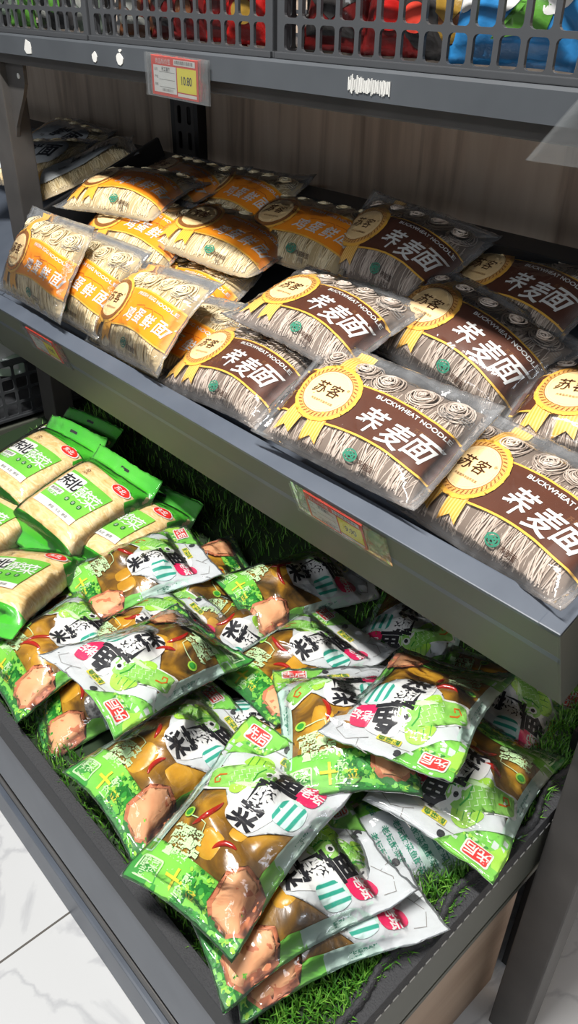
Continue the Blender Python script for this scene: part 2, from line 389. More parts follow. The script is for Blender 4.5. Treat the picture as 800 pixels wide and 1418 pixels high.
    def filling(s, name, m, inset=.0015, nu=44, nv=30, back=.003, su=.97, sv=.97):
        gu = np.linspace(-.5, .5, nu) * s.Lc * su; gv = np.linspace(-.5, .5, nv) * s.Wc * sv + s.cv
        u, v = [a.ravel() for a in np.meshgrid(gu, gv)]
        zt = s.core(u, v) - inset; zb = np.full_like(u, -back)
        V = np.concatenate([s.warp(u, v, np.maximum(zt, -.001)), s.warp(u, v, zb)]); n = nu * nv; F = []
        for j in range(nv - 1):
            for i in range(nu - 1):
                a = j * nu + i; F.append((a, a + 1, a + nu + 1, a + nu)); F.append((n + a, n + a + nu, n + a + nu + 1, n + a + 1))
        loop = [i for i in range(nu)] + [j * nu + nu - 1 for j in range(1, nv)] + [(nv - 1) * nu + i for i in range(nu - 2, -1, -1)] + [j * nu for j in range(nv - 2, 0, -1)]
        for k in range(len(loop)): a, b = loop[k], loop[(k + 1) % len(loop)]; F.append((b, a, n + a, n + b))
        return link_mesh(name, V, F, m, None, s.root, True)
def tubes(paths, rad, sides=4):
    V = []; F = []; off = 0
    for P in paths:
        P = np.asarray(P); n = len(P); T = np.gradient(P, axis=0); T /= np.linalg.norm(T, axis=1)[:, None] + 1e-9
        A = np.cross(T, [0.13, .2, 1.]); A /= np.linalg.norm(A, axis=1)[:, None] + 1e-9; B = np.cross(T, A)
        rr = rad if np.ndim(rad) else np.full(n, rad)
        for k in range(sides):
            an = 2 * PI * k / sides; V.append(P + (A * math.cos(an) + B * math.sin(an)) * np.asarray(rr)[:n, None])
        for k in range(sides):
            k2 = (k + 1) % sides
            F += [(off + k * n + i, off + k * n + i + 1, off + k2 * n + i + 1, off + k2 * n + i) for i in range(n - 1)]
        off += n * sides
    return np.concatenate(V), F
def pose(fr, x, y, z, yaw, ta, tb):
    return Matrix.Translation((x, y, z)) @ fr.to_3x3().to_4x4() @ Matrix.Rotation(math.radians(yaw), 4, 'Z') @ Matrix.Rotation(math.radians(tb), 4, 'Y') @ Matrix.Rotation(math.radians(ta), 4, 'X')

# ------------------------------------------------------------------ canonical noodle pack print
NL, NW = .287, .182
def noodle_prints(kind):
    K = kind == 'buck'
    band, out, ink = (M['brown'], M['yellow'], M['white']) if K else (M['orange'], M['yellow'], M['white'])
    def bt(x): return .024 + .006 * math.exp(-((x - .01) / .05) ** 2) - .10 * max(0, x - .06)   # top edge of the band
    def bb(x): return -.042 + .004 * math.cos((x - .02) * 30) - .05 * max(0, x - .07)
    xs = [-.138 + .272 * i / 30 for i in range(31)]
    bo = [(x, bt(x) + .0028) for x in xs] + [(x, bb(x) - .0028) for x in xs[::-1]]
    bi = [(x, bt(x)) for x in xs] + [(x, bb(x)) for x in xs[::-1]]
    items = [(poly(bo), out, 0), (poly(bi), band, 1)]
    if K: chars = (('荞', .020, -.013), ('麦', .064, -.019), ('面', .105, -.019))
    else: chars = (('鸡', .012, -.017), ('蛋', .046, -.017), ('鲜', .081, -.020), ('面', .117, -.022))
    sz = .040 if K else .029
    for i, (ch, x, y) in enumerate(chars):
        items.append((text(ch, sz, x, y, -.10, .014, .30), ink, 3))
    items.append((arc_text('BUCKWHEAT NOODLE' if K else 'FRESH EGG NOODLE', .0086, .002, .128, lambda x: bt(x) - .0078), ink, 3))
    if K: items.append((text('荞麦面', .0075, .092, -.004 + .003, -.05), M['lbrown'], 2))
    else:
        for k in range(3): items.append((stroke([(.02 + .03 * k, .000), (.045 + .03 * k, .004 - .003 * k), (.055 + .03 * k, -.008)], .0012), M['dorange'], 2))
    rc = (-.066, -.002)
    tails = []
    rib = [(poly([(-.083, .030), (-.055, .030), (-.053, .086), (-.083, .086)]), M['ribbon'] if K else M['ribbono'], 2)]
    for x0, x1, sl in ((-.100, -.072, -.010), (-.066, -.038, .004)):
        tails.append((poly([(x0, -.03), (x1, -.03), (x1 + sl, -.074), ((x0 + x1) / 2 + sl, -.066), (x0 + sl, -.078)]), M['ribbon'] if K else M['ribbono'], 2))
    def scal(r, k=22, a=.035): return [(rc[0] + r * (1 + a * math.cos(k * t)) * math.cos(t), rc[1] + .93 * r * (1 + a * math.cos(k * t)) * math.sin(t)) for t in [2 * PI * i / 88 for i in range(88)]]
    def cir(r): return [(rc[0] + r * math.cos(t), rc[1] + .93 * r * math.sin(t)) for t in [2 * PI * i / 88 for i in range(88)]]
    med = [(poly(scal(.049)), M['yellow'], 4), (ringf(cir(.0445), cir(.0375)), M['gold'] if K else M['ring'], 5), (ringf(cir(.0375), cir(.0362)), M['ring'], 5),
           (poly(cir(.0362)), M['cream'], 5), (ringf(cir(.0328), cir(.0322)), M['creamb'], 6)]
    for i in range(40):
        t = 2 * PI * i / 40
        med.append((poly([(rc[0] + r * math.cos(t + d), rc[1] + .93 * r * math.sin(t + d)) for r, d in ((.0435, 0), (.0435, .05), (.0385, .13), (.0385, .08))]), M['ring'], 6))
    med += [(text('苏', .0225, -.079, .001, 0, .004, .2), M['dbrown'], 7), (text('客', .0225, -.055, .001, 0, .004, .2), M['dbrown'], 7), (text('®', .006, -.038, .010), M['lbrown'], 7)]
    med += [(arc_text('荞麦面' * 3 if K else '鸡蛋鲜面' * 2, .004, -.082, -.044, lambda x: -.019 - .14 * (x + .063) ** 2 * -60 * .06, 0), M['lbrown'], 7)]
    qs = [(ringf(ell(.024, -.066, .011, .008), ell(.024, -.066, .0085, .006)), M['teal'], 3), (ringf(ell(.024, -.066, .0065, .0048), ell(.024, -.066, .004, .003)), M['teal'], 3),
          (stroke([(.013, -.068), (.022, -.064), (.03, -.070), (.035, -.066)], .0022), M['teal'], 3), (stroke([(.014, -.062), (.02, -.067), (.033, -.062)], .002), M['teal'], 3)]
    qs += [(text('荞麦面' if K else '鸡蛋鲜面', .0085, .052, -.071, -.06, .01), M['dbrown'], 3), (text('荞麦面' if K else '鲜面', .0055, .053, -.079, -.06), M['dbrown'], 3)]
    info = []
    for x, y, w, h in ((.098, .050, .020, .010), (.098, .036 + .003, .020, .008), (.122, .045, .016, .012)):
        info.append((ringf(rrect(x - w / 2, x + w / 2, y - h / 2, y + h / 2, .002), rrect(x - w / 2 + .0008, x + w / 2 - .0008, y - h / 2 + .0008, y + h / 2 - .0008, .0015)), M['grey'], 3))
        for q in range(2): info.append((poly([(x - w * .38, y + h * (.1 - .32 * q)), (x + w * .38, y + h * (.1 - .32 * q)), (x + w * .38, y + h * (.22 - .32 * q)), (x - w * .38, y + h * (.22 - .32 * q))]), M['grey'], 3))
    return dict(label_band=items, ribbon_strap=rib, ribbon_tail=tails[:1], ribbon_tail_2=tails[1:], medallion=med, seal_mark=qs, info_print=info)
NP = {'buck': noodle_prints('buck'), 'egg': noodle_prints('egg')}
def plain_prints():
    its = [(poly(smooth_poly([(-.10, -.05), (-.04, -.055), (.05, -.05), (.105, -.03), (.11, .03), (.05, .05), (-.05, .052), (-.105, .02)])), M['label'], 0),
           (text('鲜', .05, .02, 0, 0, .03, .2), M['ink'], 2), (text('面', .05, .075, 0, 0, .03, .2), M['ink'], 2),
           (poly([(-.13, -.06), (-.09, -.06), (-.07, .06), (-.11, .06)]), M['yellow'], 1), (text('鲜面', .010, -.03, -.03, 0, .02), M['grey'], 2)]
    return dict(label_band=its)
NP['plain'] = plain_prints()
def noodle_strands(p, seed, m):
    r = random.Random(seed); paths = []
    nb = 5; bw = p.Lc * .94 / nb
    def lay(u, v, dn):
        u = np.asarray(u); v = np.asarray(v); return p.warp(u, v, np.maximum(p.core(u, v) - .0022 - dn, -.002))
    for b in range(nb):
        ub = (b - nb / 2 + .5) * bw + r.uniform(-.004, .004); lean = r.uniform(-.35, .35)
        for i in range(46):
            x = r.uniform(-.5, .5) * bw; lower = r.random() < .4
            v = np.linspace(-.082 + r.uniform(0, .006), r.uniform(.024, .045), 11); k = r.uniform(-.14, .14); ph = r.uniform(0, 6.28); am = r.uniform(.0008, .0034)
            u = ub + x * (1 - .18 * np.cos((v + .08) * 40)) + lean * .02 * np.sin((v + .07) * 22) + am * np.sin(v * r.uniform(60, 120) + ph) + k * (v + .02)
            dn = .0035 * (2 * x / bw) ** 2 + (.0016 if lower else 0)
            paths.append(lay(np.clip(u, -.47 * p.Lc, .47 * p.Lc), v, dn))
        uc = ub + r.uniform(-.004, .004); vc = .056 + r.uniform(-.004, .004); rr = bw * .46
        for q in range(13):
            t = np.linspace(0, 2 * PI, 19); rad = rr * (.14 + .072 * q); e = r.uniform(.72, .95); o = r.uniform(0, 6)
            u = uc + rad * np.cos(t + o) + .0016 * np.sin(2 * t + o) + r.uniform(-.001, .001); v = vc + e * rad * np.sin(t + o) + .001 * np.sin(3 * t)
            P = lay(u, v, 0); P[:, 2] += .0075 * (1 - (rad / rr) ** 2) - .001 + .0012 * np.sin(t + r.uniform(0, 6)); paths.append(P)
    V, F = tubes(paths, .00098)
    o = link_mesh('noodles', V, F, m, None, p.root, True); o['kind'] = 'stuff'
    return o
def noodle_pack(kind, label, ps, seed, group, name='noodle_pack'):
    cat = 'noodle pack'; K = kind == 'buck'
    p = Pack(name, label, cat, group, pose(TRAY, *ps), NL, NW, .264, .160, .027, 5, 2.6, seed, cv=-.006, crin=(.0022, .009), bend=.8, boxy=.66)
    m = M['bucknoodle'] if K else M['eggnoodle']
    p.filling('noodle_core', M['buckcore'] if K else M['eggcore'], .0042, 40, 24)
    noodle_strands(p, seed + 1, m)
    for nm, its in NP[kind].items(): p.prints(nm.replace('_2', ''), its)
    p.film('film_bag', M['film'])
    return p

# ------------------------------------------------------------------ canonical pickled-mustard bag print (x 0..1, y 0..1.5 -> metres)
DW, DH = .18, .258
def dm(pts): return [((x - .5) * DW, (y - .70) * DW) for x, y in pts]
def dp(pts, n=4, smooth=True): return poly(smooth_poly(dm(pts), n) if smooth else dm(pts))
def dt(s, size, x, y, rot=0., bold=.02, shear=0., sx=1.): return text(s, size * DW, (x - .5) * DW, (y - .70) * DW, rot, bold, shear, sx)
def ds(pts, w): return stroke(dm(pts), w * DW)
def mustard_prints():
    r = random.Random(11); D = {}
    D['side_strip'] = [(dp([(0, .2), (.09, .2), (.095, .6), (.10, 1.06), (0, 1.06)], smooth=False), M['mint'], 0),
                       (dp([(.90, .58), (1, .58), (1, 1.12), (.91, 1.12)], smooth=False), M['mint'], 0),
                       (dp([(1, .60), (.90, .60), (.885, .50), (.91, .36), (.90, .22), (1, .22)], smooth=False), M['bgreen'], 0),
                       (dt('酸菜鱼老坛酸菜鱼', .035, .045, .66, PI / 2), M['teal'], 1), (dt('老坛酸菜鱼酸菜', .035, .955, .86, PI / 2), M['teal'], 1)]
    b = [(dp([(0, -.016), (1, -.016), (1, .24), (.86, .2), (.7, .215), (.5, .235), (.3, .225), (.12, .27), (0, .30)], smooth=False), M['bgreen'], 0),
         (dp([(0, -.016), (.30, -.016), (.24, .09), (.12, .13), (0, .17)], smooth=False), M['mgreen'], 1)]
    b.append((dp([(.40, -.016), (1, -.016), (1, .22), (.9, .19), (.78, .23), (.66, .18), (.55, .20), (.46, .10)], smooth=False), M['dgreen'], 1))
    for i in range(210):
        x, y = .42 + .56 * r.random(), .015 + .24 * r.random() * (.5 + .55 * r.random()); s_ = r.uniform(.010, .026)
        m = [M['mgreen'], M['dgreen'], M['mgreen'], M['bgreen'], M['lime'], M['mgreen']][r.randrange(6)]
        b.append((poly(dm(ell(x, y, s_, s_ * r.uniform(.5, .9), 7, r.uniform(0, 3)))), m, 2 + (i % 3)))
    x0, y0 = .15, .10
    b += [(ringf(dm(rrect(x0 - .095, x0 + .095, y0 - .075, y0 + .075, .02)), dm(rrect(x0 - .082, x0 + .082, y0 - .062, y0 + .062, .015))), M['pale'], 3),
          (dt('酸菜', .075, x0, y0 + .028, 0, .015), M['pale'], 3), (dt('老坛', .062, x0, y0 - .033, 0, .01), M['pale'], 3),
          (dt('十', .15, .37, .115, 0, .03), M['ylabel'], 4), (dt('酸', .085, .47, .155, 0, .02), M['pale'], 4), (dt('菜', .085, .53, .085, 0, .02), M['ylabel'], 4), (dt('鱼', .08, .44, .075, 0, .02), M['pale'], 4)]
    D['bottom_band'] = b
    D['root_picture'] = [(dp([(.66, .13), (.72, .06), (.80, .085), (.88, .05), (.985, .13), (.965, .20), (1.0, .30), (.975, .40), (.93, .36), (.90, .44), (.85, .39), (.80, .45), (.76, .36), (.70, .33), (.71, .22)], smooth=False), M['potato2'], 5),
                         (dp([(.70, .14), (.74, .085), (.80, .11), (.88, .075), (.965, .14), (.945, .20), (.975, .29), (.96, .37), (.92, .33), (.895, .41), (.85, .36), (.805, .42), (.775, .34), (.725, .315), (.735, .22)], smooth=False), M['potato'], 6)]
    # small leaf-green recipe text over the window
    t = []
    for k, (s_, x) in enumerate((('老坛酸菜', .26), ('酸菜鱼味', .28), ('酸菜老坛', .30), ('鱼酸菜', .27))):
        t.append((dt(s_, .066, x, .41 - .052 * k, 0, .075), M['pale'], 2))
    t += [(poly(dm(ell(.16, .53, .045, .04))), M['lime'], 2), (poly(dm(ell(.16, .53, .03, .027))), M['mgreen'], 3), (ds([(.2, .51), (.3, .51), (.36, .50), (.37, .44)], .007), M['pale'], 2)]
    D['recipe_print'] = t
    # white upper panel, green shoulder, cloud label
    w = [(dp([(0, 1.04), (.10, 1.02), (.18, .93), (.30, .88), (.40, .80), (.43, .66), (.52, .595), (.66, .60), (.74, .70), (.90, .80), (1, .98), (1, 1.418), (0, 1.418)], smooth=False), M['label'], 0),
         (dp([(0, 1.0), (.06, 1.06), (.14, 1.15), (.32, 1.20), (.37, 1.30), (.46, 1.418), (0, 1.418)], smooth=False), M['bgreen'], 1),
         (dp([(0, 1.10), (.05, 1.12), (.12, 1.22), (.06, 1.32), (0, 1.35)], smooth=False), M['lime'], 2),
         (ds([(.62, 1.44), (.72, 1.40), (.74, 1.32), (.68, 1.28)], .006), M['grey'], 2), (ds([(.74, 1.32), (.82, 1.36), (.92, 1.30), (.90, 1.22)], .006), M['grey'], 2),
         (poly(dm(ell(.44, 1.34, .028, .034))), M['ink'], 2), (ds([(.37, 1.28), (.45, 1.285), (.50, 1.29)], .008), M['grey'], 2)]
    for i in range(26): w.append((poly(dm(ell(.12 + .2 * r.random(), 1.2 + .05 * r.random(), .018, .01, 6, r.uniform(0, 3)))), [M['lime'], M['mgreen'], M['pale']][i % 3], 3))
    D['upper_panel'] = w
    lx, ly = .18, 1.30
    D['logo'] = [(poly(dm(rrect(lx - .105, lx + .105, ly - .068, ly + .068, .02))), M['white'], 4), (poly(dm(rrect(lx - .092, lx + .092, ly - .058, ly + .058, .015))), M['red'], 5), (dt('先后', .095, lx, ly, 0, .025), M['white'], 6)]
    D['yellow_label'] = [(poly(dm(rrect(.45, .63, 1.215, 1.275, .01))), M['ylabel'], 4), (dt('酸菜鱼', .055, .54, 1.245, 0, .02), M['dgreen'], 5)]
    fo = [(.575, 1.03), (.55, 1.09), (.47, 1.13), (.38, 1.11), (.29, 1.04), (.235, .95), (.20, .89), (.11, .92), (.065, .86), (.12, .82), (.115, .75), (.19, .77), (.25, .835), (.34, .87), (.45, .905), (.545, .96), (.555, 1.0), (.53, 1.01)]
    cx, cy = .34, .95
    f = [(dp([(cx + (x - cx) * 1.09, cy + (y - cy) * 1.13) for x, y in fo], 3), M['white'], 2), (dp(fo, 3), M['fish'], 3),
         (dp([(.47, 1.125), (.43, 1.19), (.36, 1.20), (.29, 1.15), (.25, 1.06), (.29, 1.045), (.38, 1.105)], 3), M['lime'], 3), (dp([(.40, .90), (.37, .82), (.31, .80), (.29, .85)], 3), M['lime'], 4),
         (dp([(.53, .965), (.45, .915), (.35, .88), (.30, .87), (.36, .92), (.46, .95)], 3), M['pale'], 4),
         (poly(dm(ell(.485, 1.06, .034))), M['white'], 4), (poly(dm(ell(.49, 1.06, .019))), M['ink'], 5), (ds([(.43, 1.10), (.405, 1.03), (.42, .95)], .012), M['mgreen'], 4),
         (ds([(.20, .90), (.15, .87), (.13, .83), (.16, .80), (.19, .82), (.175, .845)], .014), M['dorange'], 4), (ds([(.573, 1.028), (.545, 1.012), (.52, 1.014)], .010), M['dgreen'], 4)]
    for q in range(4):
        for k in range(4):
            x, y = .375 - .043 * q + .012 * k, 1.065 - .05 * q - .045 * k + .01 * q
            if k < 4 - (q > 2): f.append((ds([(x + .012, y + .02), (x - .012, y), (x + .012, y - .02)], .007), M['pale'], 4))
    for q in range(4): f.append((ds([(.43 - .045 * q, 1.12 - .018 * q * q * .5), (.415 - .045 * q, 1.175 - .012 * q)], .006), M['mgreen'], 4))
    D['fish_picture'] = f
    D['lettering'] = [(dp([(.40, .66), (.50, .60), (.63, .61), (.70, .72), (.76, .95), (.76, 1.18), (.64, 1.24), (.52, 1.18), (.45, 1.0), (.38, .82)], 4), M['white'], 3),
                      (dt('鱼', .215, .635, 1.10, .12, .036), M['ink'], 5), (dt('酸', .215, .575, .905, .05, .036), M['ink'], 5), (dt('菜', .215, .545, .715, .0, .036), M['ink'], 5)]
    D['badge'] = [(dp([(.74, 1.02), (.87, 1.03), (.89, 1.12), (.85, 1.21), (.76, 1.20), (.73, 1.12)], 4), M['pink'], 4), (dt('老坛', .085, .81, 1.115, 0, .03), M['white'], 5)]
    D['jar_picture'] = [(dp([(.72, .80), (.86, .80), (.90, .89), (.875, .98), (.83, 1.0), (.75, 1.0), (.70, .96), (.68, .88)], 4), M['jar'], 4), (poly(dm(ell(.79, 1.0, .05, .014))), M['mint'], 5)]
    return D
DP = mustard_prints()
def back_prints():
    t = [(dp([(0, 0), (1, 0), (1, 1.418), (0, 1.418)], smooth=False), M['label'], 0), (dp([(0, .2), (.3, .2), (.42, .6), (.30, .9), (0, .95)], smooth=False), M['bgreen'], 1),
         (poly(dm(rrect(.1, .45, .95, 1.25, .01))), M['grey'], 1), (dp([(.55, .7), (1, .6), (1, 1.418), (.7, 1.418)], smooth=False), M['mint'], 1)]
    for k in range(10): t.append((dt('老坛酸菜鱼酸菜', .06, .72, 1.3 - .1 * k, 0, .02), M['teal'], 2))
    for k in range(5): t.append((dt('酸菜鱼老坛', .05, .28, .80 - .08 * k, 0, .02), M['teal'], 3))
    for k in range(4): t.append((dt('酸菜鱼', .05, .27, 1.2 - .06 * k, 0, .02), M['white'], 2))
    return {'back_print': t}
DB = back_prints()
def chili(p, x, y, seed):
    r = random.Random(seed); a = r.uniform(0, 6.28); t = np.linspace(-1, 1, 12); L = r.uniform(.016, .026)
    u = (x - .5) * DW + L * t * math.cos(a) - .006 * t * t * math.sin(a); v = (y - .70) * DW + L * t * math.sin(a) + .006 * t * t * math.cos(a)
    V, F = tubes([p.warp(u, v, p.core(u, v) - .0005)], .0036 * np.sqrt(np.clip(1 - t ** 2 * .95, .02, 1)), 8)
    return link_mesh('chili', V, F, M['chili'], None, p.root, True)
def blob(p, nm, x, y, w, h, m, lift=.001):
    n = 10; g = np.linspace(-1, 1, n); a, b = [q.ravel() for q in np.meshgrid(g, g)]
    k = np.sqrt(np.clip(1 - .5 * b * b, 0, 1)); k2 = np.sqrt(np.clip(1 - .5 * a * a, 0, 1)); u = (x - .5) * DW + a * k * w; v = (y - .70) * DW + b * k2 * h
    e = np.clip(1 - np.maximum(np.abs(a), np.abs(b)) ** 4, 0, 1)
    V = p.warp(u, v, p.core(u, v) - .004 + (.004 + lift) * e); F = [(j * n + i, j * n + i + 1, j * n + n + i + 1, j * n + n + i) for j in range(n - 1) for i in range(n - 1)]
    return link_mesh(nm, V, F, m, None, p.root, True)
def mustard_bag(label, ps, seed, back=False, packet=False, group='pickled mustard fish bags in the turf-lined bin'):
    p = Pack('pickle_bag', label, 'pickle bag', group, pose(BIN, *ps) @ Matrix.Translation((0, -.009, 0)), DW, DH, .164, .200, .025, 5, 4, seed, cv=-.014, crin=(.0035, .012), bend=1.3, lumps=9, boxy=.6, waist=.10)
    p.filling('pickled_mustard', M['mustard'], .0012, 40, 52)
    r = random.Random(seed * 7 + 3)
    if back:
        for nm, its in DB.items(): p.prints(nm, its)
    else:
        chili(p, .36 + r.uniform(-.05, .08), .62 + r.uniform(-.08, .05), seed)
        if r.random() < .6: chili(p, .5 + r.uniform(-.08, .12), .5 + r.uniform(-.08, .05), seed + 1)
        for q in range(2): blob(p, 'mustard_leaf', r.uniform(.3, .75), r.uniform(.36, .62), r.uniform(.014, .024), r.uniform(.012, .03), M['mustardleaf'], .0004)
        if packet: blob(p, 'seasoning_packet', .78, .60, .030, .028, M['sauce'], .003)
        for nm, its in DP.items(): p.prints(nm, its)
    p.film('film_bag', M['dfilm'], 44, 60, .0048)
    return p

# ------------------------------------------------------------------ canonical shredded pickled cabbage pack
CL, CH = .20, .268
def cabbage_prints():
    D = {}
    lab = [(poly([(-.062, -.043), (.058, -.046), (.068, .036), (-.062, .042)]), M['bgreen'], 1), (poly([(-.062, -.060), (.058, -.062), (.058, -.046), (-.062, -.043)]), M['white'], 1),
           (poly(rrect(-.062, -.004, -.008, .034, .005)), M['white'], 2), (text('东', .034, -.047, .014, 0, .02), M['ink'], 3), (text('北', .034, -.020, .012, 0, .02), M['ink'], 3),
           (text('酸', .036, .016, .006, 0, .008), M['white'], 3), (text('菜', .036, .046, .003, 0, .008), M['white'], 3),
           (poly(rrect(-.060, -.020, -.024, -.012, .002)), M['white'], 2), (text('酸菜酸菜', .0078, -.040, -.018, 0, .01), M['grey'], 3), (text('东北酸菜', .0085, -.040, -.032 + .004, 0, .02), M['white'], 3)]
    for k in range(3): lab += [(poly(ell(.0 + .019 * k, -.022, .0055, .0055, 14)), M['cdgreen'], 2), (text('酸菜北'[k], .007, .019 * k, -.022), M['white'], 3)]
    lab += [(text('酸菜 · 东北 · 酸菜', .0075, .012, -.0535, 0, .01), M['grey'], 2)]
    D['front_label'] = lab
    D['brand_oval'] = [(poly(ell(.058, .064, .023, .0125)), M['white'], 1), (poly(ell(.058, .064, .021, .0108)), M['red'], 2), (text('东北', .013, .058, .064, 0, .02), M['white'], 3)]
    D['date_print'] = [(text('10', .012, -.035, .058, 0, .02), M['lbrown'], 1), (text('2024', .007, -.036, .050), M['lbrown'], 1)]
    D['top_seal'] = [(poly([(-.1, .086), (-.05, .083), (.05, .084), (.1, .07), (.1, .134), (-.1, .134)]), M['cgreen'], 1), (poly(rrect(-.012, .012, .117, .122, .002)), M['ink'], 2)]
    D['bottom_seal'] = [(poly([(-.1, -.134), (.1, -.134), (.1, -.092), (-.1, -.088)]), M['cgreen'], 1), (text('东北酸菜酸菜东北', .009, -.02, -.106), M['cdgreen'], 2)]
    D['side_seam'] = [(poly([(-.1, -.0885), (-.092, -.0885), (-.092, .087), (-.1, .087)]), M['cgreen'], 1), (poly([(.1, .072), (.086, .076), (.082, .05), (.1, .03)]), M['cgreen'], 1)]
    return D
CP = cabbage_prints()
def cabbage_pack(label, ps, seed):
    p = Pack('cabbage_pack', label, 'pickled cabbage pack', 'shredded pickled cabbage packs at the bin end', pose(BIN, *ps), CL, CH, .194, .205, .040, 5, 6, seed, crin=(.0012, .010), bend=.9, lumps=0, boxy=.5, curl=.75)
    p.filling('shredded_cabbage', M['cabbage'], .0015, 46, 46)
    for nm, its in CP.items(): p.prints(nm, its)
    p.film('film_bag', M['dfilm'], 40, 48, .0030)
    return p

# ================================================================== SETTING
structure(MB().box(-6, 4, -5, 4, -.05, 0, 0).build('floor', M['floor']))
for i, x in enumerate((-3.283, -2.483, -1.683, -.883, -.083, .717)): structure(MB().box(x - .002, x + .002, -5, 4, -.04, .0006, 0).build('trim_%d' % (i + 1), M['grout']))
for i, y in enumerate((-.58, .22, 1.02, 1.82)): structure(MB().box(-6, 4, y - .722, y - .718, -.04, .0006, 0).build('trim_%d' % (i + 7), M['grout']))
structure(MB().box(-5, 1.6, 1.15, 1.18, 0, 2.6, 0).build('wall_back', M['wood']))

# ================================================================== SHELVING
RX = -.251                                        # right end of the bay
T3 = lambda x, y, z=0.: Matrix.Translation((x, y, z))
# top shelf
sh = thing('display_shelf', 'dark grey steel top shelf carrying the black plastic crates', 'shelf', T3(-1.7, .73, 1.349))
MB().box(-4.2, -.19, .745, 1.145, 1.375, 1.399).build('shelf_board', M['steel'], sh)
MB().prism([(.73, 1.368), (.73, 1.397), (.734, 1.4), (.746, 1.4), (.746, 1.368)], -4.2, -.19, 'x').build('front_rail', M['steel2'], sh)
MB().box(-4.2, -.19, .752, .775, 1.349, 1.376).build('under_beam', M['post'], sh)
rs = random.Random(3)
def torn(px, pz, w, h):
    pts = [(px + w * (.5 + .3 * rs.random()) * math.cos(a), pz + h * (.5 + .3 * rs.random()) * math.sin(a)) for a in [2 * PI * i / 9 for i in range(9)]]
    MB().prism(pts, .7288, .7299, 'y').build('paper_remnant', M['paper'], sh)
torn(-1.491, 1.382, .020, .018); torn(-1.266, 1.380, .011, .011); torn(-1.193, 1.3815, .014, .012); torn(-1.19, 1.392, .006, .003)
mb = MB()
for i in range(34):
    x = -.708 + .062 * i / 33; h = .0055 + .0042 * rs.random(); mb.box(x, x + .0009 + .0006 * rs.random(), .7286, .7299, 1.3835 - h, 1.3835 + h * rs.uniform(.6, 1), 0)
mb.build('paper_remnant', M['paper'], sh)
# tilted shelf of this bay and of the next one
def tilted(x0, x1, label, right_end):
    t = thing('tilted_shelf', label, 'shelf', T3((x0 + x1) / 2, .65, .80), 'tilted tray shelves')
    MB(TRAY).box(x0, x1, 0, .52, -.056, -.046, 0).build('deck', M['steel'], t)
    mb = MB(TRAY); mb.box(x0, x1, 0, .030, -.006, 0, .0015); mb.box(x0, x1, .026, .030, -.046, -.005, 0); mb.build('front_lip', M['steel'], t)
    MB(TRAY).box(x0, x1, .0002, .004, -.145, -.0035, .001).build('front_face', M['face'], t)
    MB(TRAY).box(x0, x1, .004, .03, -.145, -.141, 0).build('bottom_return', M['steel'], t)
    MB(TRAY).box(x0, x1, .500, .535, -.056, .045, .002).build('rear_rail', M['black'], t)
    if right_end:
        mb = MB(TRAY); mb.box(x1 - .026, x1, .0, .535, -.006, .0005, .0015); mb.box(x1 - .026, x1 - .022, .03, .535, -.046, -.005, 0); mb.build('end_lip', M['steel'], t)
        MB(TRAY).box(x1 - .004, x1 + .0004, .0, .535, -.145, -.003, .001).build('end_panel', M['face'], t)
    return t
ts = tilted(-1.66, RX, 'dark grey tilted tray shelf holding the noodle packs', True)
tilted(-4.0, -1.664, 'grey tilted tray shelf of the next bay, left of the dark post', False)
dv = thing('shelf_divider', 'black plastic divider standing on the tray between orange and white noodle packs', 'shelf divider', T3(-1.6, .85, .98))
MB(TRAY).box(-1.606, -1.596, .19, .52, -.045, .085, .003).build('divider_plate', M['black'], dv)
MB(TRAY).box(-1.606, -1.56, .19, .52, -.046, -.040, .001).build('divider_foot', M['black'], dv)
# posts
def post(x0, x1, label, gus, y=.75):
    t = thing('steel_post', label, 'post', T3((x0 + x1) / 2, .77, 0), 'front posts of the shelving')
    MB().box(x0, x1, y, y + .05, 0, 1.349, .003).build('post_tube', M['post'], t)
    if gus:
        pts = [(x1, 1.349), (x1 + .075, 1.349), (x1 + .072, 1.315), (x1 + .055, 1.29), (x1 + .03, 1.262), (x1 + .008, 1.235), (x1, 1.215)]
        MB().prism(pts, .765, .772, 'y').build('gusset', M['post'], t)
        MB().prism(ell(x1 + .052, 1.328, .005, .005, 12), .7635, .766, 'y').build('bolt', M['paper'], t)
post(-1.742, -1.672, 'dark steel post at the left end of the tray, under the top shelf', True)
post(-.238, -.180, 'dark steel post rising beside the right end of the tray and bin', False, .70)
def slots(nx, nz, x0, z0, px, pz, mx, mz, r, y0, y1):
    V = []; F = []
    for i in range(nx):
        for j in range(nz): slotted(None, x0 + i * px, x0 + (i + 1) * px, z0 + j * pz, z0 + (j + 1) * pz, mx, mz, r, y0, y1, V, F)
    return V, F
up = thing('wall_upright', 'black slotted steel upright fixed to the wooden back board', 'upright', T3(-1.595, 1.14, .9))
V, F = slots(2, 9, -.036, .0, .036, .052, .011, .008, .005, -.014, -.011)
link_mesh('slotted_face', V, F, M['post'], None, up, False)
mb = MB(); mb.box(-1.646, -1.631, 1.126, 1.149, .9, 1.37, .001); mb.box(-1.559, -1.544, 1.126, 1.149, .9, 1.37, .001); mb.box(-1.632, -1.558, 1.140, 1.149, .9, 1.37, 0); mb.build('channel', M['black'], up)
